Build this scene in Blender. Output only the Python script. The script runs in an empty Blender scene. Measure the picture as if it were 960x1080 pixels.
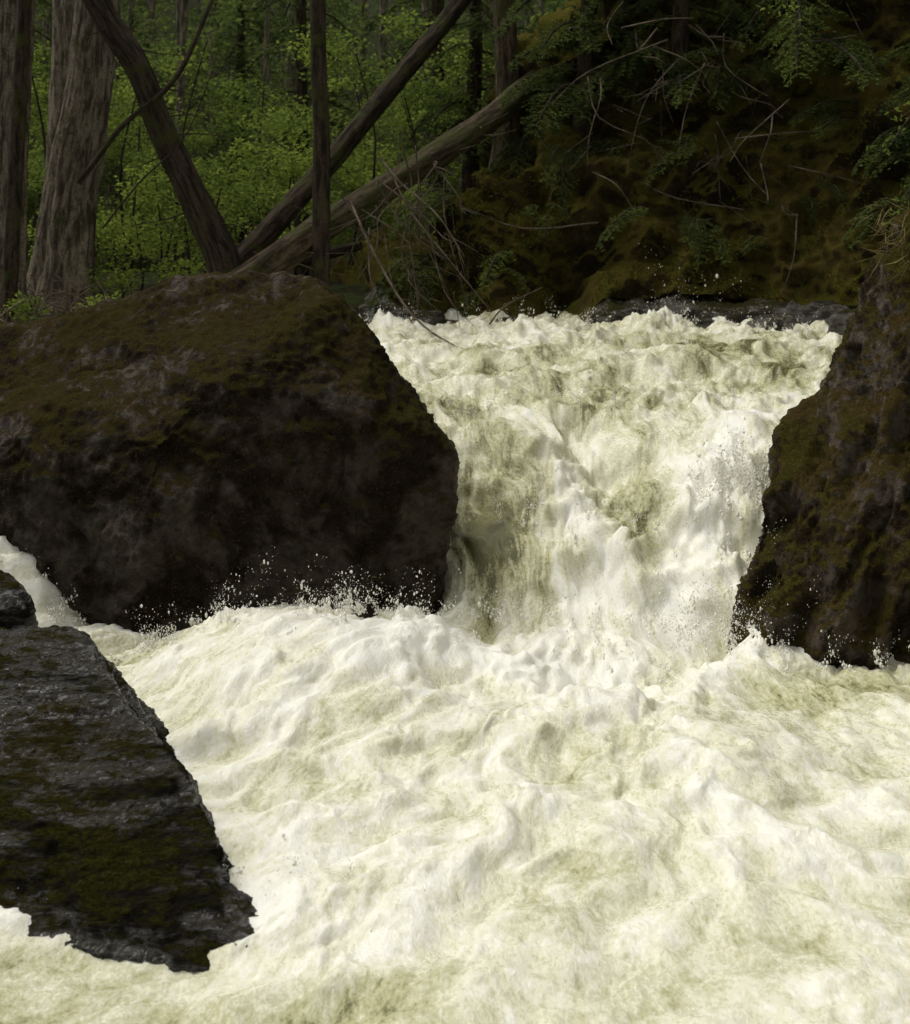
import bpy, bmesh, math, random
import numpy as np
from mathutils import Vector
random.seed(7); rng=np.random.default_rng(11)
sc=bpy.context.scene
# ---------------------------------------------------------------- noise
_perm=rng.permutation(256); _perm=np.concatenate([_perm,_perm,_perm])
_g=rng.normal(size=(256,3)); _g/=np.linalg.norm(_g,axis=1)[:,None]
def pn(x,y,z=0.0):
    x,y,z=np.broadcast_arrays(np.asarray(x,float),np.asarray(y,float),np.asarray(z,float))
    xi=np.floor(x).astype(int);yi=np.floor(y).astype(int);zi=np.floor(z).astype(int)
    xf=x-xi;yf=y-yi;zf=z-zi
    f=lambda t:t*t*t*(t*(t*6-15)+10)
    u,v,w=f(xf),f(yf),f(zf); out=0
    for a in (0,1):
        for b in (0,1):
            for c in (0,1):
                h=_perm[_perm[_perm[(xi+a)&255]+((yi+b)&255)]+((zi+c)&255)]
                g=_g[h]
                d=g[...,0]*(xf-a)+g[...,1]*(yf-b)+g[...,2]*(zf-c)
                out=out+d*(u if a else 1-u)*(v if b else 1-v)*(w if c else 1-w)
    return out*1.5
def fbm(x,y,z=0.0,o=4,gain=.5):
    s=0;a=1;f=1
    for i in range(o):
        s=s+a*pn(x*f+i*17.3,y*f+i*5.1,z*f+i*9.7);a*=gain;f*=2.03
    return s
def ridge(x,y,z=0.0,o=4,gain=.5):
    s=0;a=1;f=1
    for i in range(o):
        s=s+a*(1-2*np.abs(pn(x*f+i*7.3,y*f+i*3.1,z*f+i*11.7)));a*=gain;f*=2.07
    return s
def sst(t): t=np.clip(t,0,1); return t*t*(3-2*t)
# ---------------------------------------------------------------- node helper
class M:
    def __init__(s,name):
        s.m=bpy.data.materials.new(name); s.m.use_nodes=True; s.t=s.m.node_tree
        s.n=s.t.nodes; s.n.clear(); s.out=s.n.new('ShaderNodeOutputMaterial')
    def new(s,t,**k):
        return s.n.new(t)
    def link(s,a,b): s.t.links.new(a,b)
    def setin(s,n,i,v):
        if isinstance(v,bpy.types.NodeSocket): s.link(v,n.inputs[i])
        elif v is not None: n.inputs[i].default_value=v
    def noise(s,vec,scale,detail=5,rough=.55,dist=0,out=0):
        n=s.new('ShaderNodeTexNoise'); s.setin(n,'Vector',vec)
        n.inputs['Scale'].default_value=scale;n.inputs['Detail'].default_value=detail
        n.inputs['Roughness'].default_value=rough;n.inputs['Distortion'].default_value=dist
        return n.outputs[out]
    def mapr(s,v,a,b,c=0,d=1):
        n=s.new('ShaderNodeMapRange');s.setin(n,0,v)
        for i,x in enumerate((a,b,c,d)): n.inputs[i+1].default_value=x
        n.interpolation_type='SMOOTHSTEP'
        return n.outputs[0]
    def math(s,op,a,b=None,clamp=False):
        n=s.new('ShaderNodeMath');n.operation=op;n.use_clamp=clamp;s.setin(n,0,a)
        if b is not None:s.setin(n,1,b)
        return n.outputs[0]
    def mix(s,f,a,b):
        n=s.new('ShaderNodeMix');n.data_type='RGBA'
        s.setin(n,0,f)
        for i,x in ((6,a),(7,b)):
            if isinstance(x,tuple): x=(*x,1)
            s.setin(n,i,x)
        return n.outputs[2]
    def bump(s,h,st,dist,normal=None):
        n=s.new('ShaderNodeBump');s.setin(n,'Height',h);n.inputs['Strength'].default_value=st;n.inputs['Distance'].default_value=dist
        if normal is not None:s.link(normal,n.inputs['Normal'])
        return n.outputs[0]
    def mapping(s,vec,scale=(1,1,1),rot=(0,0,0)):
        n=s.new('ShaderNodeMapping');s.link(vec,n.inputs[0]);n.inputs['Scale'].default_value=scale;n.inputs['Rotation'].default_value=rot
        return n.outputs[0]
    def obj(s): return s.new('ShaderNodeTexCoord').outputs['Object']
    def bsdf(s,col,rough,normal=None,spec=.5,**k):
        n=s.new('ShaderNodeBsdfPrincipled')
        if isinstance(col,tuple): col=(*col,1)
        s.setin(n,'Base Color',col);s.setin(n,'Roughness',rough);s.setin(n,'Specular IOR Level',spec)
        if normal is not None:s.link(normal,n.inputs['Normal'])
        for a,b in k.items(): s.setin(n,a,b)
        s.link(n.outputs[0],s.out.inputs[0]); return n
# ---------------------------------------------------------------- materials
def rock_mat(name,dark,light,moss,moss_amt,wet=.5,bed=None,scale=1.0,updep=.55,dist=.05,fine=.5,spk=.6):
    m=M(name);o=m.obj()
    ob=m.mapping(o,*bed) if bed else o
    n1=m.noise(ob,2.2*scale,5,.65,.4); n2=m.noise(ob,13*scale,6,.72,.3); n3=m.noise(o,75*scale,4,.75)
    n0=m.noise(o,1.3*scale,4,.6)
    c=m.mix(m.mapr(n1,.38,.66),dark,light)
    c=m.mix(m.mapr(n2,.38,.66,0,.8),c,tuple(v*.4 for v in dark))
    g=m.new('ShaderNodeNewGeometry');sx=m.new('ShaderNodeSeparateXYZ');m.link(g.outputs['Normal'],sx.inputs[0])
    mk=m.math('ADD',m.mapr(sx.outputs[2],-.2,.9,0,updep),m.math('MULTIPLY',n0,.7))
    mk=m.math('ADD',mk,m.math('MULTIPLY',n2,.75))
    mm=m.mapr(mk,1.30-moss_amt,1.46-moss_amt)
    mc=m.mix(m.mapr(n3,.35,.65),moss,tuple(v*.3 for v in moss))
    mc=m.mix(m.mapr(n1,.44,.58),mc,(moss[0]*.75,moss[1]*.62,moss[2]*.9))
    c=m.mix(mm,c,mc)
    c=m.mix(m.mapr(n3,.57,.69,0,spk),c,tuple(min(1,v*2.4) for v in light))
    h=m.math('ADD',n2,m.math('MULTIPLY',n3,fine))
    nb=m.bump(h,1.0,dist/scale)
    gl=m.mapr(n1,.44,.56)
    r=m.math('SUBTRACT',.85,m.math('MULTIPLY',gl,.68*wet))
    r=m.math('ADD',r,m.math('MULTIPLY',mm,.45),clamp=True)
    spc=m.math('MULTIPLY',m.math('SUBTRACT',1.0,mm),m.math('ADD',.05,m.math('MULTIPLY',gl,.85*wet)))
    m.bsdf(c,r,nb,spc)
    return m.m
def bark_mat(name,dark,light,moss=.2,str_=14):
    m=M(name)
    a=m.new('ShaderNodeAttribute');a.attribute_name='tube';a=a.outputs['Vector']
    st=m.noise(m.mapping(a,(1,.14,1)),str_,5,.68,.3)
    st2=m.noise(a,str_*2.4,4,.65)
    c=m.mix(m.mapr(st,.38,.62),dark,light)
    c=m.mix(m.mapr(st2,.4,.7,0,.6),c,tuple(v*.5 for v in dark))
    mo=m.mapr(m.noise(a,3,4,.65),.62-moss*.35,.72-moss*.3)
    c=m.mix(m.math('MULTIPLY',mo,.8),c,(.045,.05,.014))
    h=m.math('ADD',st,m.math('MULTIPLY',st2,.5))
    m.bsdf(c,.9,m.bump(h,1,.035),.1)
    return m.m
def leaf_mat(name,a,b,c,trans=.4,scale=.6):
    m=M(name)
    g=m.new('ShaderNodeNewGeometry')
    col=m.mix(g.outputs['Random Per Island'],a,b)
    col=m.mix(m.mapr(m.noise(m.obj(),scale,3,.6),.42,.60),col,c)
    d=m.new('ShaderNodeBsdfDiffuse');m.link(col,d.inputs[0])
    t=m.new('ShaderNodeBsdfTranslucent');m.link(col,t.inputs[0])
    x=m.new('ShaderNodeMixShader');x.inputs[0].default_value=trans
    m.link(d.outputs[0],x.inputs[1]);m.link(t.outputs[0],x.inputs[2]);m.link(x.outputs[0],m.out.inputs[0])
    return m.m
MAT_boulder=rock_mat('boulder_rock',(.019,.013,.007),(.066,.048,.027),(.058,.052,.015),.40,.35,updep=.30)
MAT_wet=rock_mat('wet_rock',(.011,.009,.006),(.042,.034,.022),(.045,.045,.010),.36,1.1,bed=((.5,1.2,3.2),(.25,.45,0)),updep=.30,dist=.10,fine=.12,spk=.3)
MAT_right=rock_mat('right_rock',(.024,.017,.009),(.085,.060,.031),(.078,.068,.016),.46,.5,updep=.36,dist=.07,fine=.3)
MAT_bank=rock_mat('bank_moss',(.020,.016,.008),(.06,.046,.018),(.125,.118,.022),.60,.05,scale=.8)
MAT_ledge=rock_mat('ledge_rock',(.03,.026,.02),(.15,.135,.11),(.06,.06,.015),.12,.6,bed=((1,1,3),(0,.1,0)))
MAT_cedar=bark_mat('cedar_bark',(.055,.043,.030),(.25,.215,.155),.2,20)
MAT_dark=bark_mat('dark_bark',(.018,.013,.009),(.070,.053,.035),.3,22)
MAT_log=bark_mat('log_bark',(.024,.018,.011),(.11,.085,.052),.42,20)
MAT_twig=bark_mat('twig_bark',(.06,.045,.03),(.22,.18,.13),.1,30)
MAT_spring=leaf_mat('spring_leaf',(.17,.235,.040),(.30,.36,.07),(.10,.145,.030),.5)
MAT_mid=leaf_mat('understory_leaf',(.11,.155,.04),(.19,.24,.06),(.05,.075,.025),.45)
MAT_conifer=leaf_mat('conifer_needle',(.065,.095,.026),(.14,.175,.045),(.04,.06,.02),.3,1.2)
MAT_moss=leaf_mat('moss_tuft',(.08,.083,.017),(.17,.155,.027),(.06,.050,.014),.2,1.5)
MAT_straw=leaf_mat('dry_grass',(.28,.21,.10),(.2,.15,.07),(.1,.1,.03),.2,2)
def ground_mat():
    m=M('forest_floor');o=m.obj()
    n=m.noise(o,1.2,6,.65);n2=m.noise(o,9,5,.7)
    c=m.mix(m.mapr(n,.4,.62),(.030,.026,.014),(.035,.055,.014))
    c=m.mix(m.mapr(n2,.4,.65,0,.8),c,(.014,.014,.006))
    m.bsdf(c,.95,m.bump(n2,1,.1),.05);return m.m
MAT_ground=ground_mat()
# ---------------------------------------------------------------- mesh helpers
def link(o,parent=None):
    sc.collection.objects.link(o)
    if parent: o.parent=parent
    return o
def mesh_np(name,V,F,mat,smooth=False,parent=None):
    me=bpy.data.meshes.new(name);V=np.ascontiguousarray(V,np.float32);F=np.ascontiguousarray(F,np.int32)
    k=F.shape[1]
    me.vertices.add(len(V));me.vertices.foreach_set('co',V.ravel())
    me.loops.add(F.size);me.loops.foreach_set('vertex_index',F.ravel())
    me.polygons.add(len(F));me.polygons.foreach_set('loop_start',np.arange(0,F.size,k,dtype=np.int32))
    try: me.polygons.foreach_set('loop_total',np.full(len(F),k,np.int32))
    except Exception: pass
    me.polygons.foreach_set('use_smooth',np.full(len(F),smooth,bool))
    me.update(calc_edges=True);me.validate()
    me.materials.append(mat)
    return link(bpy.data.objects.new(name,me),parent)
def attr(o,name,data,t='FLOAT_VECTOR'):
    a=o.data.attributes.new(name,t,'POINT')
    a.data.foreach_set('vector' if t=='FLOAT_VECTOR' else 'value',np.ascontiguousarray(data,np.float32).ravel())
def grid_faces(r,c,wrap=False):
    i=np.arange(r-1)[:,None]*c+np.arange(c if wrap else c-1)[None]
    j=np.arange(r-1)[:,None]*c+((np.arange(c if wrap else c-1)+1)%c)[None]
    return np.stack([i,j,j+c,i+c],-1).reshape(-1,4)
def resample(P,R,n):
    P=np.array(P,float);R=np.array(R,float)
    if len(P)==2: t=np.linspace(0,1,n)[:,None];return P[0]*(1-t)+P[1]*t,R[0]*(1-t[:,0])+R[1]*t[:,0]
    Q=np.vstack([2*P[0]-P[1],P,2*P[-1]-P[-2]]);k=len(P)-1
    s=np.linspace(0,k-1e-6,n);i=s.astype(int);t=(s-i)[:,None]
    a,b,c,d=Q[i],Q[i+1],Q[i+2],Q[i+3]
    o=.5*(2*b+(c-a)*t+(2*a-5*b+4*c-d)*t*t+(3*b-a-3*c+d)*t**3)
    return o,np.interp(s,np.arange(k+1),R)
class Tubes:
    def __init__(s): s.V=[];s.F=[];s.A=[];s.n=0
    def add(s,P,R,n=12,sides=6,rough=0.0,flare=0,fine=8):
        C,r=resample(P,R,n)
        T=np.gradient(C,axis=0);T/=np.linalg.norm(T,axis=1)[:,None]+1e-9
        up=np.array([0,0,1.]) if abs(T[0,2])<.8 else np.array([0,1.,0])
        S=np.cross(T,up);S/=np.linalg.norm(S,axis=1)[:,None]+1e-9;U=np.cross(S,T)
        th=np.linspace(0,2*np.pi,sides,endpoint=False)
        L=np.concatenate([[0],np.cumsum(np.linalg.norm(np.diff(C,axis=0),axis=1))])
        rr=np.repeat(r[:,None],sides,1)
        if rough:
            cx=np.cos(th)[None]*1.6;cy=np.sin(th)[None]*1.6
            rr=rr*(1+rough*(fbm(cx+P[0][0],cy,L[:,None]*.7,3)+.6*ridge(cx*fine/3+P[0][1],cy*fine/3,L[:,None]*.5,2)*.5))
        if flare: rr=rr*(1+flare*np.exp(-L[:,None]/.35)*(1+.5*np.cos(th[None]*5+1)))
        V=C[:,None]+rr[...,None]*(np.cos(th)[None,:,None]*S[:,None]+np.sin(th)[None,:,None]*U[:,None])
        rb=max(np.mean(r),.01)
        A=np.stack([np.cos(th)[None]*rb+0*L[:,None],np.repeat(L[:,None],sides,1),np.sin(th)[None]*rb+0*L[:,None]],-1)
        s.V.append(V.reshape(-1,3));s.A.append(A.reshape(-1,3));s.F.append(grid_faces(n,sides,True)+s.n);s.n+=n*sides
    def build(s,name,mat,parent=None):
        o=mesh_np(name,np.vstack(s.V),np.vstack(s.F),mat,True,parent);attr(o,'tube',np.vstack(s.A));return o
def nrm(a): return a/(np.linalg.norm(a,axis=-1,keepdims=True)+1e-9)
class Leaves:
    def __init__(s): s.c=[];s.d=[];s.s=[];s.L=[];s.W=[]
    def add(s,c,d,side,L,W):
        n=len(c);s.c.append(c);s.d.append(nrm(d));s.s.append(nrm(side));s.L.append(np.broadcast_to(L,(n,)));s.W.append(np.broadcast_to(W,(n,)))
    def cloud(s,center,rad,n,L,W):
        u=nrm(rng.normal(size=(n,3)));r=(rng.random(n)**.45)[:,None]
        c=np.array(center)+u*r*np.array(rad)
        d=nrm(rng.normal(size=(n,3))*np.array([1,1,.5])+np.array([0,0,-.15]));up=nrm(rng.normal(size=(n,3))*.55+np.array([0,0,1]))
        s.add(c,d,np.cross(d,up),L*rng.uniform(.6,1.2,n),W*rng.uniform(.7,1.2,n))
    def build(s,name,mat,parent=None):
        c=np.vstack(s.c);d=np.vstack(s.d);sd=np.vstack(s.s);L=np.concatenate(s.L)[:,None];W=np.concatenate(s.W)[:,None]
        nn=np.cross(d,sd)*L*.12
        V=np.stack([c,c+d*L*.45+sd*W*.5+nn,c+d*L,c+d*L*.45-sd*W*.5+nn],1).reshape(-1,3)
        return mesh_np(name,V,np.arange(len(V)).reshape(-1,4),mat,False,parent)
# ---------------------------------------------------------------- WATER
R_=820;C_=940
ys=np.exp(np.linspace(math.log(1.5),math.log(18),R_))
k=np.linspace(-.60,.60,C_)
Y=np.repeat(ys[:,None],C_,1);X=k[None]*(Y+3)+.2
def seg(x,y,a,b,wd):
    ax,ay=a;bx,by=b;dx,dy=bx-ax,by-ay
    t=np.clip(((x-ax)*dx+(y-ay)*dy)/(dx*dx+dy*dy),0,1)
    return np.exp(-((x-ax-t*dx)**2+(y-ay-t*dy)**2)/wd**2)
def base_water(x,y):
    xc=np.clip(x,-.5,2.2)
    yb=8.60-.42*xc+.14*pn(x*2.1,8.8); s=np.clip((y-yb)/(2.35+.5*np.exp(-((x-1.35)/.4)**2)+.6*pn(x*1.3,3.3)),0,1)
    t=.35*sst(s)+.65*(1-(1-s)**2)*sst(s*4)
    zup=1.48-.36*(1-sst((y-10.2)/4.8))**1.5
    zup=zup+.09*np.exp(-((y-11.3-.5*x)/.3)**2)+.08*np.exp(-((y-12.8+.3*x)/.3)**2)
    cas=.12*seg(x,y,(2.1,9.9),(1.45,8.4),.22)+.14*seg(x,y,(.45,10.2),(1.05,8.7),.2)-.16*seg(x,y,(1.0,10.3),(1.3,8.8),.2)-.12*seg(x,y,(.2,9.8),(.35,8.9),.25)+.08*seg(x,y,(-.2,10.3),(0.0,8.9),.16)
    zup=zup+cas
    hump=.30*np.exp(-((x+.85)/.85)**2-((y-7.5)/.9)**2)
    zlow=.02-.012*(8-y)+hump+.12*np.exp(-((x-1.0)/1.0)**2-((y-6.3)/.7)**2)-.10*np.exp(-((x-.6)/1.0)**2-((y-7.6)/.5)**2)
    zlow=zlow-.09*np.exp(-((x+.9)/.8)**2-((y-4.7)/.6)**2)
    z=zlow*(1-t)+zup*t
    left=sst((-2.15-x)/.9)*sst((y-7.9)/.8)*.85
    wl=sst((-1.2-x)/.8)
    z=z*(1-wl)+np.maximum(left+.0,zlow*(1-wl))*wl
    back=sst((y-10.2)/1.2)*wl
    z=z*(1-back)+1.25*back
    return z,t
Z0,T=base_water(X,Y)
chute=np.clip(4*T*(1-T),0,1)
w=np.interp(Y,[1,4,7,8.6,10,13,18],[2.3,1.9,1.2,.8,.85,1.25,1.4]);xc=np.interp(Y,[1,5,8.6,12,18],[.2,.6,1.05,1.0,.9])
fu=(X-xc)/w*1.3+(.12+.30*chute)*fbm(X*1.6,Y*1.3,3.3,2); fv=np.interp(Y,[0,7.9,10.4,18],[0,7.9,10.0,17.6])
wx=.35*pn(fu*.8,fv*.5,1.1);wy=.5*pn(fu*.8,fv*.5,7.7)
a1=fbm(fu*.9+wx,fv*.75+wy,2.2,2)
a2=fbm(fu*2.3+wx*2,fv*1.9+wy*2,5.2,3,.6)
a3=fbm(fu*6+a1*1,fv*4.2+wy*2,8.2,3,.6)
a5=fbm(X*2.6,Y*2.2,Z0*2.5,3,.55)
froth=fbm(X*11,Y*8.5,Z0*9,4,.62); bub=np.clip(fbm(X*31,Y*26,Z0*22,2,.6),-.3,1)
low=(1-T)
crest=sst((a1*.5+a2*.45+.30))
Amp=low*(.55+.45*sst((Y-3.5)/3))
calm=np.exp(-((X+1.5)/1.0)**2-((Y-4.2)/.8)**2)
upper=sst((Y-9.8)/1.0)*T
far=sst((Y-13.3)/1.0)
res=np.clip((8.5-Y)/3+.6,.35,1)
bowl=np.exp(-((X-.25)/.35)**2-((Y-9.2)/.6)**2)
Z=Z0+Amp*(.13*a1+.075*a2+.022*a3)*(1-.6*calm)+T*(.04*a1+.03*a2+.010*a3)+upper*(.045*a2+.016*a3+.05*a5)+chute*(.12*a5+.03*a3)*(1-.45*bowl)
Z+=upper*far*(.07*np.clip(a5,-.2,1)+.05*np.clip(froth,0,1)*crest)
Z+=(low*.9+upper*.8+.5*chute)*crest*(.017*froth+.003*bub*res)*(1-.6*calm)
sp=[(-.75,7.95,.12,.16),(-1.4,7.9,.08,.22),(-.33,8.15,.10,.16),(-1.78,7.8,.06,.14),(2.25,14.3,.18,.35),(1.85,8.0,.07,.2),(2.1,9.2,.08,.25),(-.75,14.6,.10,.3),(.6,14.7,.10,.5),(1.4,14.6,.08,.3),(3.2,14.0,.08,.3),(2.6,7.7,.05,.3)]
pk=np.clip(ridge(X*13,Y*13,4.4,2,.6)-.2,0,2)
for (a,b,h,r) in sp: Z+=h*(.5*pk+.35)*np.exp(-((X-a)**2+(Y-b)**2)/r**2)
X2=X+Amp*.045*pn(X*5,Y*5,Z*5);Y2=Y+Amp*.07*pn(X*4,Y*4,9+Z*4)-low*crest*.015*froth-chute*.10*a5
V=np.stack([X2,Y2,Z],-1).reshape(-1,3)
foam=.50+.36*a1+.24*a2+.16*low+.08*froth-.15*a5
def dim(a,b,rx,ry,s): return s*np.exp(-((X-a)/rx)**2-((Y-b)/ry)**2)
foam-=dim(.22,9.25,.38,.8,.85)+dim(1.2,9.0,.22,.5,.6)+dim(.8,11.0,.8,.6,.35)+dim(2.3,7.5,.8,.35,.4)+dim(-1.3,3.9,1.3,.7,1.0)+dim(2.6,13.,.9,1.4,.45)+dim(-2.0,7.6,.4,.5,.5)+dim(.2,12.5,.8,.7,.25)
foam+=.5*seg(X,Y,(2.3,10.3),(1.45,8.4),.25)+.35*seg(X,Y,(.45,10.4),(1.05,8.7),.18)+dim(.6,7.9,1.2,.5,.3)+dim(-.8,7.6,.9,.6,.2)
def water_mat():
    m=M('white_water')
    fl=m.new('ShaderNodeAttribute');fl.attribute_name='flow';fl=fl.outputs['Vector']
    fo=m.new('ShaderNodeAttribute');fo.attribute_name='foam';fo=fo.outputs['Fac']
    o=m.obj()
    s1=m.noise(m.mapping(fl,(1,.5,1)),3.2,5,.65,0)
    s2=m.noise(m.mapping(fl,(1,.30,1)),16,5,.72,0)
    s3=m.noise(m.mapping(o,(1,.6,1)),46,5,.78,0)
    f=m.math('ADD',fo,m.math('MULTIPLY',m.math('SUBTRACT',s1,.5),1.8))
    f=m.math('ADD',f,m.math('MULTIPLY',m.math('SUBTRACT',s2,.5),1.5))
    f=m.math('ADD',f,m.math('MULTIPLY',m.math('SUBTRACT',s3,.5),1.3))
    deepc=m.mix(m.mapr(s1,.35,.65),(.085,.083,.020),(.19,.185,.055))
    c=m.mix(m.mapr(f,-.25,.15),deepc,(.42,.41,.215))
    c=m.mix(m.mapr(f,.02,.60),c,(.71,.695,.525))
    c=m.mix(m.mapr(f,.50,1.05),c,(.88,.87,.78))
    h=m.math('ADD',m.math('MULTIPLY',s2,.7),m.math('MULTIPLY',s3,.7))
    r=m.mapr(f,0,.8,.07,.36)
    m.bsdf(c,r,m.bump(h,.6,.035),.55,**{'Subsurface Weight':.4,'Subsurface Radius':(1,.95,.6),'Subsurface Scale':.04})
    return m.m
MAT_water=water_mat()
wat=mesh_np('river_water',V,grid_faces(R_,C_),MAT_water,True)
attr(wat,'flow',np.stack([fu,fv*1.0,0*fu],-1).reshape(-1,3))
attr(wat,'foam',foam.reshape(-1),'FLOAT')
def drops():
    m=M('droplets');m.bsdf((.74,.73,.64),.12,None,.6)
    ico=bmesh.new();bmesh.ops.create_icosphere(ico,subdivisions=1,radius=1)
    iv=np.array([v.co[:] for v in ico.verts]);fi=np.array([[v.index for v in f.verts] for f in ico.faces]);ico.free()
    P=[];S=[]
    def add(a,b,r,h,n,s=.004):
        nj=max(4,n//60);ja=rng.normal(size=nj)*r;jb=rng.normal(size=nj)*r*.5;jh=h*rng.lognormal(0,.45,nj);jl=rng.normal(size=nj)*.6
        j=rng.integers(0,nj,n);hh=rng.random(n)**2.0*jh[j]
        x=a+ja[j]+jl[j]*hh+rng.normal(size=n)*(.010+.12*hh);y=b+jb[j]+rng.normal(size=n)*.03
        z,_=base_water(x,y);P.append(np.stack([x,y,z+.03+hh],-1));S.append(s*rng.lognormal(-.7,.6,n)*(1.3-.6*hh/jh[j]))
    for (a,b,h,r) in sp: add(a,b,r*.8,h*1.5+.05,1100,.0040 if b<12 else .0052)
    add(2.05,9.1,.18,.25,4000,.0034);add(1.75,8.2,.25,.18,2500,.0034);add(1.2,8.2,.5,.12,3500,.0034);add(.3,8.4,.3,.12,1500,.0034)
    add(1.7,9.0,.3,.12,2000,.0034);add(.8,9.2,.3,.10,1200,.0034)
    add(-.7,7.8,.7,.10,2600,.0034);add(-2.6,8.3,.2,.2,900,.004);add(-.85,5.2,.25,.07,900,.003);add(1,14,1.2,.08,900,.0045);add(1,11.3,1.0,.10,1200,.004)
    q=rng.integers(0,R_*C_,60000);cr=(crest*low).reshape(-1)[q];q=q[(rng.random(len(q))<cr**3*.5)&(V[q,1]<9)&(V[q,1]>3.2)]
    P.append(V[q]+np.stack([rng.normal(size=len(q))*.03,rng.normal(size=len(q))*.03,.004+rng.random(len(q))**3*.08],-1));S.append(.0024*rng.lognormal(-.5,.5,len(q)))
    P=np.vstack(P);S=np.concatenate(S);n=len(P)
    e=np.stack([np.ones(n),np.ones(n),rng.uniform(.8,2.2,n)],-1)
    V_=(iv[None]*e[:,None]*S[:,None,None]+P[:,None]).reshape(-1,3)
    F=(fi[None]+np.arange(n)[:,None,None]*len(iv)).reshape(-1,3)
    mesh_np('water_spray',V_,F,m.m,True)
drops()
# ---------------------------------------------------------------- ROCKS
def rock(name,hulls,voxel,mat,smooth=4,amp=(.07,.03,.010),freq=(1.3,4.5,16),bed=None,sharp=1.0,parent=None):
    bm=bmesh.new()
    for pts in hulls:
        b2=bmesh.new()
        for p in pts:b2.verts.new(p)
        r=bmesh.ops.convex_hull(b2,input=b2.verts)
        dead=[e for e in r['geom_interior'] if isinstance(e,bmesh.types.BMVert)]
        if dead: bmesh.ops.delete(b2,geom=dead,context='VERTS')
        me=bpy.data.meshes.new('t');b2.to_mesh(me);b2.free();bm.from_mesh(me)
    me=bpy.data.meshes.new(name);bm.to_mesh(me);bm.free()
    o=link(bpy.data.objects.new(name,me),parent)
    md=o.modifiers.new('r','REMESH');md.mode='VOXEL';md.voxel_size=voxel
    sm=o.modifiers.new('s','SMOOTH');sm.factor=.5;sm.iterations=smooth
    dg=bpy.context.evaluated_depsgraph_get();m2=bpy.data.meshes.new_from_object(o.evaluated_get(dg))
    o.modifiers.clear();o.data=m2
    n=len(m2.vertices);co=np.empty(n*3,np.float32);m2.vertices.foreach_get('co',co);co=co.reshape(-1,3).astype(float)
    nr=np.empty(n*3,np.float32);m2.vertices.foreach_get('normal',nr);nr=nr.reshape(-1,3)
    q=co.copy()
    if bed is not None:
        ax=np.array(bed);ax=ax/np.linalg.norm(ax);q=q+ax*(q@ax)[:,None]*2.2
    x,y,z=q.T
    rd=ridge(x*freq[1],y*freq[1],z*freq[1],3)
    if bed is not None: rd=.6+np.minimum(rd-.6,.35)*1.1
    d=amp[0]*fbm(x*freq[0],y*freq[0],z*freq[0],2)+amp[1]*(rd-.6)*sharp+amp[2]*fbm(x*freq[2],y*freq[2],z*freq[2],3,.65)
    co+=nr*d[:,None]
    m2.vertices.foreach_set('co',co.astype(np.float32).ravel());m2.update()
    m2.materials.clear();m2.materials.append(mat)
    m2.polygons.foreach_set('use_smooth',np.ones(len(m2.polygons),bool))
    return o
rock('boulder',[[(-3.9,9.8,1.65),(-2.88,9.7,1.92),(-2.26,9.8,2.10),(-1.68,9.9,2.18),(-1.05,9.6,2.22),(-.80,9.3,2.10),(-.32,9.0,1.47),(-.05,8.8,1.12),(-.01,8.75,.7),(-.06,8.7,.2),(-.15,8.9,-.5),
 (-1.55,8.5,1.60),(-1.85,8.2,1.25),(-3.1,8.8,1.30),(-3.2,8.6,.8),(-2.3,8.25,.35),(-1.9,8.08,.6),(-1.6,8.2,-.4),(-.6,8.45,-.4),(-2.3,8.6,-.4),(-.9,8.6,1.5),
 (-3.6,11.3,1.4),(-1.8,11.6,1.7),(-.6,11.2,1.3),(-.2,10.8,.6),(-.3,10.6,-.4),(-3.6,11.4,-.4),(-4.3,9.6,.3)]],.022,MAT_boulder,9,(.10,.028,.022),(1.2,3.2,14))
rock('wet_rock',[[(-1.79,6.2,.66),(-2.13,6.25,.64),(-3.2,6.3,.70),(-1.62,6.0,.56),(-1.33,5.6,.40),(-1.05,5.3,.22),(-.93,5.15,.15),(-.66,4.80,-.04),(-.66,4.9,-.3),(-.90,4.70,-.10),(-1.37,4.85,-.03),(-1.7,4.95,.06),(-3.2,5.0,.2),
 (-3.2,4.6,-.5),(-.85,4.75,-.5),(-1.2,6.2,-.4),(-1.4,6.9,-.3),(-3.2,7.2,-.3),(-3.2,7,.4),(-1.8,6.6,.4)]],.013,MAT_wet,1,(.05,.060,.014),(1.8,1.9,20),bed=(.35,-.25,.9))
rock('wet_rock',[[(-2.42,7.5,.52),(-2.38,7.45,.25),(-2.6,7.6,.58),(-3.4,7.6,.64),(-3.4,7.3,.3),(-2.45,7.3,-.1),(-3.4,7.3,-.2),(-3.4,8.0,.4),(-2.5,8.,-.1),(-2.6,7.9,.35)]],.025,MAT_wet,2,(.04,.02,.008),(2,5,16))
rock('wet_rock',[[(-1.40,4.0,.0),(-1.8,4.1,.07),(-2.2,4.2,.06),(-1.4,3.8,-.3),(-2.2,3.8,-.3),(-1.4,4.3,-.2),(-2.2,4.4,-.2)]],.02,MAT_wet,2,(.02,.01,.005),(2,5,16))
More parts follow.
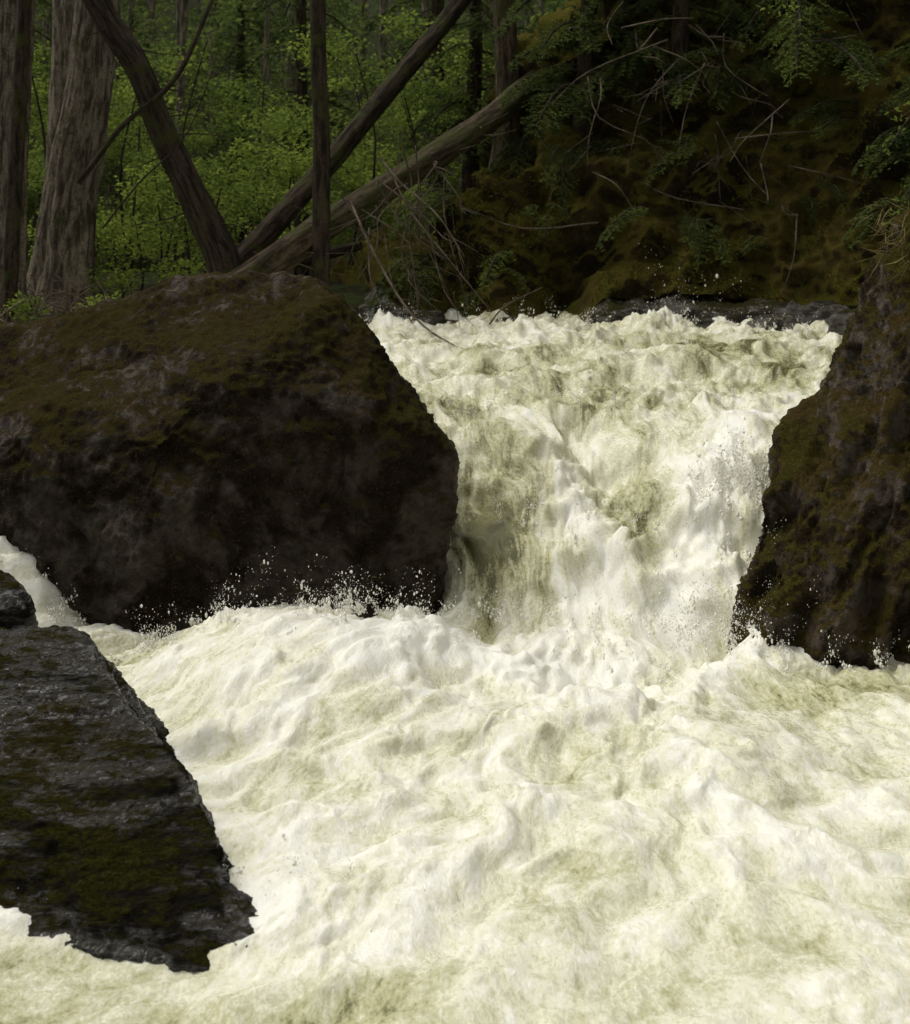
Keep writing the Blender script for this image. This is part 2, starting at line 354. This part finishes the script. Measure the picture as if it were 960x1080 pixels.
rock('river_rock',[
 [(3.15,9.2,2.60),(2.9,9.1,2.2),(2.62,9.0,1.76),(2.5,8.8,1.3),(3.4,8.2,1.6),(3.6,8.4,2.5),(5,8.6,2.9),(5,8.3,1),(5,8.2,-.4),(2.4,8.5,.5),(2.4,8.3,-.4),(5,11.5,2.6),(3.6,11.,2.3),(3.0,10.6,1.2),(2.7,10.2,.2)],
 [(2.38,9.0,1.42),(2.25,8.8,1.05),(1.95,8.5,.82),(1.88,8.4,.48),(1.70,8.15,.06),(1.70,7.95,-.08),(1.75,8.05,-.4),(2.8,7.75,.1),(2.7,8.0,.9),(2.9,8.4,1.5),(4.5,7.7,-.4),(4.5,8,1.2),(3.2,10.3,1.2),(2.5,9.8,.2),(2.4,9.8,-.4)]],.022,MAT_right,1,(.12,.09,.024),(1.4,2.1,15),bed=(-.8,.1,.35))
# ---------------------------------------------------------------- TERRAIN
gx=np.concatenate([np.linspace(-70,-12,40),np.linspace(-11.5,14,150),np.linspace(15,70,40)])
gy=np.concatenate([np.linspace(-25,0,20),np.linspace(.5,32,190),np.linspace(33,110,60)])
GX,GY=np.meshgrid(gx,gy)
def ground_z(x,y):
    lb=sst((-3.6-x)/1.6)
    lb=np.maximum(lb,sst((y-14.6)/1.6))
    lb=np.maximum(lb,sst((x-5.0)/2.0))
    lb=np.maximum(lb,sst((-1.5-y)/3))
    hz=1.55+.25*sst((y-12)/8)+.15*fbm(x*.3,y*.3,0,4)
    hz=hz*sst((y-6)/6)+.6*(1-sst((y-6)/6))+np.clip(np.abs(x)-9,0,60)*.25
    hz=hz+np.clip(y-34,0,80)*.42
    z=-.9*(1-lb)+hz*lb
    return z+.10*fbm(x*1.1,y*1.1,2,4)*lb
def gz(x,y): return float(ground_z(np.array([x]),np.array([y]))[0])
mesh_np('forest_ground',np.stack([GX,GY,ground_z(GX,GY)],-1).reshape(-1,3),grid_faces(len(gy),len(gx)),MAT_ground,True)
# ---------------------------------------------------------------- MOSSY BANK
foot=[(-2.2,19.5),(-1.5,17.2),(-.9,15.7),(.5,15.2),(2.5,15.1),(4.0,14.6),(4.9,13),(4.9,11),(4.6,9.4),(5.2,7),(7,4),(10,0)]
P=[(a,b,0) for a,b in foot];H=[1.0,1.2,1.6,2.9,5.2,6.5,6.5,5.5,4.5,3.5,3,3]
NS=620;NT=300
C,Hh=resample(P,H,NS)
Tn=nrm(np.gradient(C,axis=0));Nn=np.stack([-Tn[:,1],Tn[:,0],0*Tn[:,0]],-1)
tt=np.linspace(0,1,NT)
pd_=np.interp(tt,[0,.08,.13,.75,1],[0,.05,.35,2.8,13])
BX=C[:,0][:,None]+Nn[:,0][:,None]*pd_;BY=C[:,1][:,None]+Nn[:,1][:,None]*pd_
lowh=np.interp(tt,[0,.08,.13],[0,.58,.64])
BZ=1.0+np.where(tt[None]<=.13,lowh[None]+0*Hh[:,None],.64+(np.clip((tt[None]-.13)/.62,0,1)+np.clip(tt[None]-.75,0,1)*1.2)*Hh[:,None]*.85)
B=np.stack([BX,BY,BZ],-1)
dS=np.gradient(B,axis=0);dT=np.gradient(B,axis=1);BN=nrm(np.cross(dS,dT))
if BN[NS//3,NT//3,1]>0: BN=-BN
d=.50*fbm(BX*.55,BY*.55,BZ*.7,2)+.34*ridge(BX*1.3,BY*1.3,BZ*1.1,2)*.8+.15*fbm(BX*3,BY*3,BZ*3,3)+.045*fbm(BX*11,BY*11,BZ*11,3,.65)
d=d*np.interp(tt,[0,.1,.2,1],[.35,.4,1,1])[None]
d-=.9*np.exp(-((BX-1.25)/.38)**2-((BZ-2.0)/.55)**2)+.6*np.exp(-((BX+.05)/.3)**2-((BZ-1.9)/.45)**2)
B2=B+BN*d[...,None]
bank=mesh_np('mossy_bank',B2.reshape(-1,3),grid_faces(NS,NT),MAT_bank,True)
bank.data.materials.append(MAT_ledge)
mi=np.zeros((NS-1,NT-1),np.int32);mi[:, :int(.12*NT)]=1
bank.data.polygons.foreach_set('material_index',mi.ravel())
idx=rng.integers(0,NS-1,90000);jdx=rng.integers(int(.14*NT),int(.95*NT),90000)
pt=B2[idx,jdx];keep=(pt[:,1]>8)&(fbm(pt[:,0]*.9,pt[:,1]*.9,pt[:,2]*.9,3)>-.05);pt=pt[keep];nn=BN[idx,jdx][keep];n=len(pt)
ml=Leaves();ml.add(pt+nn*.01,nn+rng.normal(size=(n,3))*.7,rng.normal(size=(n,3)),.06*rng.uniform(.5,1.4,n),.024)
ml.build('moss_cover',MAT_moss)
for i,(a,b,c,s) in enumerate([(1.9,14.9,1.55,.35),(3.3,14.3,1.55,.4),(2.7,14.7,1.5,.3),(4.1,13.4,1.6,.5),(-.5,15.3,1.55,.35),(.6,14.95,1.5,.28)]):
    pts=[(a+s*random.uniform(.5,1)*math.cos(t)*1.3,b+s*.6*math.sin(t),c+random.uniform(-.6,.45)*s) for t in [j*.55 for j in range(12)]]+[(a,b,c-.5),(a,b,c+.3*s)]
    rock('shore_stone',[pts],.04,MAT_ledge,1,(.03,.02,.01),(2,5,14),bed=(0,.1,1))
for (a,b,c,s) in [(-4.3,11.7,1.62,.55),(-3.2,12.9,1.6,.45),(-5.2,12.5,1.7,.6)]:
    pts=[(a+s*1.3*math.cos(t)*random.uniform(.7,1),b+s*math.sin(t),c+random.uniform(-.5,.4)*s) for t in [j*.6 for j in range(11)]]+[(a,b,c-.8),(a,b,c+.35*s)]
    rock('mossy_stone',[pts],.045,MAT_right,2,(.05,.03,.01),(2,5,14))
# ---------------------------------------------------------------- TREES
def bough(lv,tb,p0,az,L,drop=.35,rise=.15,sp_=.06,ll=.04,lw=.012,wid=.34,sag=.25):
    p0=np.array(p0,float);f=np.array([math.cos(az),math.sin(az),0]);s=np.array([-f[1],f[0],0])
    roll=rng.normal()*.25;s=s*math.cos(roll)+np.array([0,0,math.sin(roll)])
    a=np.arange(.08,1,sp_/L)
    def C(a): return p0+f*(a*L)[:,None]*.95+np.array([0,0,1])*((rise*a-(drop+rise)*a*a)*L)[:,None]
    c=C(a);tw=nrm(C(a+.02)-C(a-.02))
    if tb is not None:
        q=np.linspace(0,1,5);tb.add(C(q),[.012*L+.004]*4+[.003],6,5)
    w=wid*L*np.clip(1.15-a,0,1)**.8*(.6+.4*np.minimum(a*5,1))*rng.uniform(.6,1.1,len(a))
    for sg in (-1,1):
        td=nrm(s*sg*.85+tw*.55+np.array([0,0,-.1])+rng.normal(size=(len(a),3))*.12)
        m=int(max(3,wid*L/(ll*.6)));b=np.linspace(.03,1,m)
        pos=c[:,None]+td[:,None]*(b[None,:,None]*w[:,None,None])-np.array([0,0,1])*(sag*(b**2)[None,:,None]*w[:,None,None])
        pos=pos+rng.normal(size=pos.shape)*.01
        for s2 in (-1,1):
            nd=td[:,None]*.7+s2*.7*np.cross(td,np.array([0,0,1.]))[:,None]+rng.normal(size=pos.shape)*.25
            sd=np.cross(nd,np.array([0,0,1.])+rng.normal(size=pos.shape)*.3)
            lv.add(pos.reshape(-1,3),nd.reshape(-1,3),sd.reshape(-1,3),ll*rng.uniform(.7,1.2,pos.size//3),lw)
def tree(name,pts,rad,mat,sides=40,n=90,rough=.12,flare=.0,fine=8):
    e=bpy.data.objects.new(name,None);link(e)
    t=Tubes();t.add(pts,rad,n,sides,rough,flare,fine);t.build('trunk',mat,e)
    return e
def dead_stubs(tb,pts,rad,n,L):
    C,r=resample(pts,rad,n)
    for i in range(n):
        az=rng.uniform(0,6.28);l=L*rng.uniform(.4,1.2);p=C[i];d=np.array([math.cos(az),math.sin(az)*.6,rng.uniform(-.35,.3)])
        q=p+d*l;mid=p+d*l*.5+np.array([0,0,rng.normal()*.08*l])
        tb.add([p,mid,q],[.012,.008,.003],7,5)
        for _ in range(2):
            f=rng.uniform(.3,.9);pp=p+d*l*f;tb.add([pp,pp+(d*.5+rng.normal(size=3)*.5)*l*.4],[.005,.002],4,4)
tree('cedar_tree',[(-5.35,15.5,1.5),(-5.25,15.5,3.2),(-5.15,15.5,6),(-5.1,15.5,13)],[.30,.24,.22,.10],MAT_cedar,90,160,.20,.25,fine=20)
tree('cedar_tree',[(-4.92,16.5,1.5),(-4.80,16.5,2.8),(-4.50,16.6,5.4),(-4.3,16.7,13)],[.38,.32,.24,.10],MAT_cedar,90,160,.22,.3,fine=22)
tree('cedar_tree',[(-5.5,18.5,1.5),(-5.35,18.5,5.5),(-5.3,18.6,13)],[.3,.24,.12],MAT_cedar,60,100,.16,.2,fine=14)
tree('young_fir_tree',[(-4.82,14.3,1.5),(-4.72,14.3,3.5),(-4.62,14.3,5.5),(-4.5,14.3,10)],[.085,.08,.075,.03],MAT_dark,16,60,.08)
lean=[(-2.55,15,1.5),(-2.62,15,2.2),(-2.92,15,2.9),(-3.32,15,3.75),(-3.6,15,4.45),(-4.1,15,5.3),(-4.9,15,7.2)]
e=tree('leaning_tree',lean,[.24,.17,.15,.145,.14,.135,.11],MAT_dark,40,140,.22,.3)
tb=Tubes();dead_stubs(tb,lean,[.1]*7,26,.7)
tb.add([(-4.2,14.8,3.1),(-3.7,14.8,3.75),(-3.1,14.8,4.3),(-2.6,14.8,5.4)],[.035,.03,.028,.02],20,7,.1)
tb.add([(-3.9,14.7,2.6),(-3.5,14.7,3.1),(-3.0,14.7,3.6),(-2.7,14.7,4.3)],[.012,.012,.01,.006],14,5)
tb.build('dead_branches',MAT_dark,e)
tree('thin_fir_tree',[(-1.52,15,1.6),(-1.51,15,3.5),(-1.55,15,5.4),(-1.5,15,11)],[.10,.092,.085,.04],MAT_dark,18,80,.14,.3)
tree('fir_tree',[(.66,17.6,3.2),(.70,17.6,4.4),(.64,17.6,6.2),(.6,17.6,12)],[.17,.15,.14,.06],MAT_log,24,80,.12,.4)
lg=[(-2.95,14.4,1.65),(-2.3,14.7,2.0),(-1.6,15.2,2.55),(-.6,16.0,3.25),(.3,16.8,3.9),(1.0,17.6,4.5),(1.8,18.6,5.2)]
tree('fallen_log',lg,[.20,.185,.165,.15,.145,.14,.13],MAT_log,36,140,.26)
tree('fallen_log',[(-3.1,16.2,1.7),(-2.4,16.6,2.5),(-1.6,17.2,3.5),(-.8,17.9,4.6),(.0,18.6,5.7),(.7,19.2,6.8)],[.15,.14,.13,.12,.11,.1],MAT_dark,30,120,.2)
tree('fallen_log',[(-3.2,16.9,2.0),(-2.2,17.1,2.15),(-1.2,17.0,2.4)],[.09,.08,.06],MAT_dark,14,50,.12)
tb=Tubes();dead_stubs(tb,lg[1:5],[.1]*4,24,.7)
for (a,z,n_) in [(-.75,3.1,6),(-.3,3.3,6),(-1.1,2.9,4),(1.9,4.4,3),(2.6,4.9,3),(3.1,4.6,3),(3.5,3.8,3)]:
    for j in range(n_):
        y0=15.0 if a<1 else 16.0;p=np.array([a+rng.normal()*.2,y0,z+rng.normal()*.2]);d=np.array([rng.normal()*.6+.15,-rng.uniform(.1,.8),-rng.uniform(.3,1.5)])
        tb.add([p,p+d*.35+rng.normal(size=3)*.1,p+d*.7+rng.normal(size=3)*.1,p+d],[.010,.008,.006,.003],10,5)
        for _ in range(4):
            f=rng.uniform(.3,.9);pp=p+d*f;tb.add([pp,pp+d*.2+rng.normal(size=3)*.18],[.005,.002],4,4)
tb.add([(-1.15,14.6,2.9),(-.95,14.2,2.5),(-.6,13.8,1.9),(-.3,13.5,1.58),(.0,13.2,1.42)],[.015,.016,.014,.012,.006],16,5)
tb.add([(-.9,13.9,2.6),(-.88,13.7,2.1),(-.75,13.5,1.8)],[.009,.008,.004],8,5)
tb.add([(-.85,14.9,3.4),(-.6,14.6,3.1),(-.2,14.2,2.75),(.1,14.0,2.3)],[.015,.013,.010,.005],12,5)
tb.add([(-.7,14.9,3.2),(-.5,14.6,2.8),(-.1,14.3,2.3),(.35,14.2,1.75)],[.013,.011,.009,.004],12,5)
tb.add([(.35,14.6,1.5),(.55,14.5,1.75),(.95,14.5,1.95)],[.012,.009,.004],8,5)
for i in range(22):
    a=rng.uniform(1,5);z=rng.uniform(2.4,5.4);p=np.array([a,15.6-.25*max(0,a-3),z]);d=np.array([rng.normal()*.7,-rng.uniform(.1,.6),rng.normal()*.5-.3])
    tb.add([p,p+d*.5+rng.normal(size=3)*.12,p+d],[.011,.008,.003],9,5)
for i in range(60):
    p=np.array([rng.uniform(-5.6,-3.4),rng.uniform(12.8,14.6),1.65]);d=np.array([rng.normal()*.5,rng.normal()*.3,rng.uniform(.1,.5)])
    tb.add([p,p+d*.5+rng.normal(size=3)*.08,p+d],[.010,.007,.003],7,4)
tb.build('dead_branches',MAT_twig)
tb=Tubes()
for i in range(75):
    y=rng.uniform(27,48);x=rng.uniform(-.5,.32)*y;r=rng.uniform(.05,.15);g=gz(x,y)-.3;ln=rng.normal()*.6
    tb.add([(x,y,g),(x+ln*.4,y,g+6),(x+ln,y,g+16)],[r*1.2,r,r*.4],16,9,.05)
tb.build('distant_tree_trunks',MAT_cedar)
lv=Leaves();tb=Tubes()
for i in range(250):
    y=rng.uniform(18.5,34);x=rng.uniform(-.36,.08)*y;g=gz(x,y)
    h=rng.uniform(.3,3.6);r=rng.uniform(.35,.8)
    lv.cloud((x,y,g+h),(r,r*.8,r*.5),int(200*r/.5),.09,.055)
    if i%3==0: tb.add([(x,y,g-.2),(x+rng.normal()*.2,y,g+h*.6),(x+rng.normal()*.3,y,g+h+.3)],[.03,.02,.01],8,5)
for (a,b,c,r) in [(-4.0,16.6,2.5,.5),(-3.5,17,2.8,.55),(-3.9,17.2,3.2,.5),(-3.2,17.4,2.6,.5),(-2.7,18,3.0,.5),(-4.2,16.4,2.0,.4),(-1.9,17.6,3.0,.4),(-2.3,18.5,3.6,.5),(-3.4,16.3,2.1,.35),(-4.6,14.2,1.75,.25),(-5.1,14.0,1.8,.25),(-3.9,14.6,1.75,.25)]:
    lv.cloud((a,b,c),(r,r,r*.6),int(840*r),.075,.042)
    tb.add([(a,b,1.5),(a+.1,b,(c+1.5)/2),(a,b,c+.2)],[.02,.015,.006],8,5)
lv.build('understory_shrubs',MAT_spring);tb.build('shrub_stems',MAT_dark)
lv=Leaves()
for i in range(620):
    y=rng.uniform(28,60);x=rng.uniform(-.5,.3)*y;g=gz(x,y)
    z=g+rng.uniform(.5,8);r=rng.uniform(.6,1.6)
    lv.cloud((x,y,z),(r,r,r*.5),int(150*r),.18,.11)
lv.build('distant_foliage',MAT_mid)
def conifer(name,x,y,z0,H_,L0,zb,n,ll=.07,lw=.022,sp_=.1,lean_=0):
    e=tree(name,[(x,y,z0-.3),(x+lean_*.5,y,z0+H_*.5),(x+lean_,y,z0+H_)],[.16,.11,.03],MAT_dark,14,40,.06)
    lv=Leaves();tb=Tubes()
    for i in range(n):
        z=zb+(H_+z0-zb)*(i/n)**1.1;L=L0*(1-.7*(z-z0)/H_)*rng.uniform(.6,1.15)
        bough(lv,tb,(x+lean_*(z-z0)/H_,y,z),rng.uniform(0,6.28),L,rng.uniform(.25,.6),.2,sp_,ll,lw)
    lv.build('foliage',MAT_conifer,e);tb.build('branches',MAT_dark,e)
for (x,y,H_,L0,zf) in [(-9,27,9,2.2,.8),(-5.0,31,9,2.4,1.5),(1.0,26,10,2.4,1.2),(-.3,23,9,2.0,2.2),(-2.9,25,9,1.8,2.6)]:
    g=gz(x,y);conifer('conifer_tree',x,y,g,H_,L0,g+zf,40,.13,.045,.2)
def bank_conifer(x,y,z,H_,L0,n,zb):
    e=tree('hemlock_tree',[(x,y,z-.6),(x+.1,y,z+H_*.5),(x,y,z+H_)],[.13,.09,.03],MAT_dark,14,40,.06)
    lv=Leaves();tb=Tubes()
    for i in range(n):
        zz=zb+rng.random()*(z+H_-zb)*.95;L=L0*rng.uniform(.5,1.1)*(1-.5*(zz-z)/H_)
        az=rng.uniform(math.pi,2*math.pi) if rng.random()<.75 else rng.uniform(0,math.pi)
        bough(lv,tb,(x,y,zz),az,L,rng.uniform(.3,.7),.15,.08,.055,.018)
    lv.build('foliage',MAT_conifer,e);tb.build('branches',MAT_dark,e)
for t in [(1.6,17.0,4.0,3,1.7,24,4.0),(2.8,16.8,4.8,3,1.8,24,4.5),(4.2,16.4,5.3,3,1.8,20,4.8),(.2,19,3.6,4,1.7,20,4.0),(5.6,13.0,5,3,1.6,14,4.6)]: bank_conifer(*t)
lv=Leaves();tb=Tubes()
for i in range(110):
    a=rng.integers(90,NS-200);b=rng.integers(int(.2*NT),int(.85*NT));p=B2[a,b];nv=BN[a,b]
    az=math.atan2(nv[1],nv[0])+rng.normal()*.7
    for j in range(rng.integers(2,5)):
        bough(lv,tb,p+np.array([0,0,rng.uniform(0,.25)]),az+rng.normal()*.6,rng.uniform(.3,.9),rng.uniform(.2,.7),.35,.06,.035,.014)
e=link(bpy.data.objects.new('bank_saplings',None));lv.build('foliage',MAT_conifer,e);tb.build('stems',MAT_dark,e)
lv=Leaves();tb=Tubes()
for (p,q) in [((3.3,11,4.9),(2.5,11,4.42)),((3.0,11,4.7),(2.7,11,4.36)),((4.3,11.5,3.9),(3.6,11.3,3.15)),((4.4,11.5,3.3),(3.7,11.2,2.75)),((4.3,11.2,2.8),(3.55,11,2.6)),((4.5,11.5,3.9),(3.8,11.4,3.5))]:
    p=np.array(p);q=np.array(q);tb.add([p,(p+q)/2+[0,0,.06],q],[.008,.006,.002],8,5)
    for j in range(45):
        f=rng.uniform(.15,1);c=p+(q-p)*f+rng.normal(size=3)*[.07,.09,.05];lv.add(c[None],rng.normal(size=(1,3)),rng.normal(size=(1,3))*[1,1,.4],.055,.03)
e=link(bpy.data.objects.new('alder_sprigs',None));lv.build('leaves',MAT_spring,e);tb.build('stems',MAT_twig,e)
lv=Leaves();n=260;c=np.stack([rng.uniform(2.95,3.6,n),rng.uniform(8.6,9.3,n),rng.uniform(2.35,2.75,n)],-1)
lv.add(c,np.stack([-.5+rng.normal(size=n)*.3,-.3+rng.normal(size=n)*.3,rng.uniform(-1.2,.4,n)],-1),rng.normal(size=(n,3)),rng.uniform(.15,.38,n),.008)
lv.build('dry_grass',MAT_straw)
# ---------------------------------------------------------------- LIGHT + CAMERA
W=bpy.data.worlds.new('World');sc.world=W;W.use_nodes=True;nt=W.node_tree
bg=nt.nodes['Background'];sky=nt.nodes.new('ShaderNodeTexSky');sky.sky_type='NISHITA';sky.sun_disc=False
el,az=math.radians(62),math.radians(-68)
sky.sun_elevation=el;sky.sun_rotation=az;sky.air_density=1.0;sky.dust_density=4;sky.ozone_density=.5
hs=nt.nodes.new('ShaderNodeHueSaturation');hs.inputs['Saturation'].default_value=.0
nt.links.new(sky.outputs[0],hs.inputs['Color']);nt.links.new(hs.outputs[0],bg.inputs[0]);bg.inputs[1].default_value=.15
L=bpy.data.lights.new('sun','SUN');L.energy=1.6;L.angle=math.radians(30);L.color=(1,.94,.83)
lo=link(bpy.data.objects.new('sun',L))
dirv=Vector((math.sin(az)*math.cos(el),math.cos(az)*math.cos(el),math.sin(el)))
lo.rotation_euler=dirv.to_track_quat('Z','Y').to_euler()
cd=bpy.data.cameras.new('camera');cam=link(bpy.data.objects.new('camera',cd));cam.location=(0,0,2.5);cam.rotation_euler=(math.pi/2,0,0)
cd.sensor_fit='HORIZONTAL';cd.sensor_width=36;cd.lens=52.5;cd.shift_y=-.302;cd.clip_end=500
cd.dof.use_dof=True;cd.dof.focus_distance=8.0;cd.dof.aperture_fstop=4.0
sc.camera=cam
sc.view_settings.view_transform='Standard';sc.view_settings.look='None';sc.view_settings.exposure=0
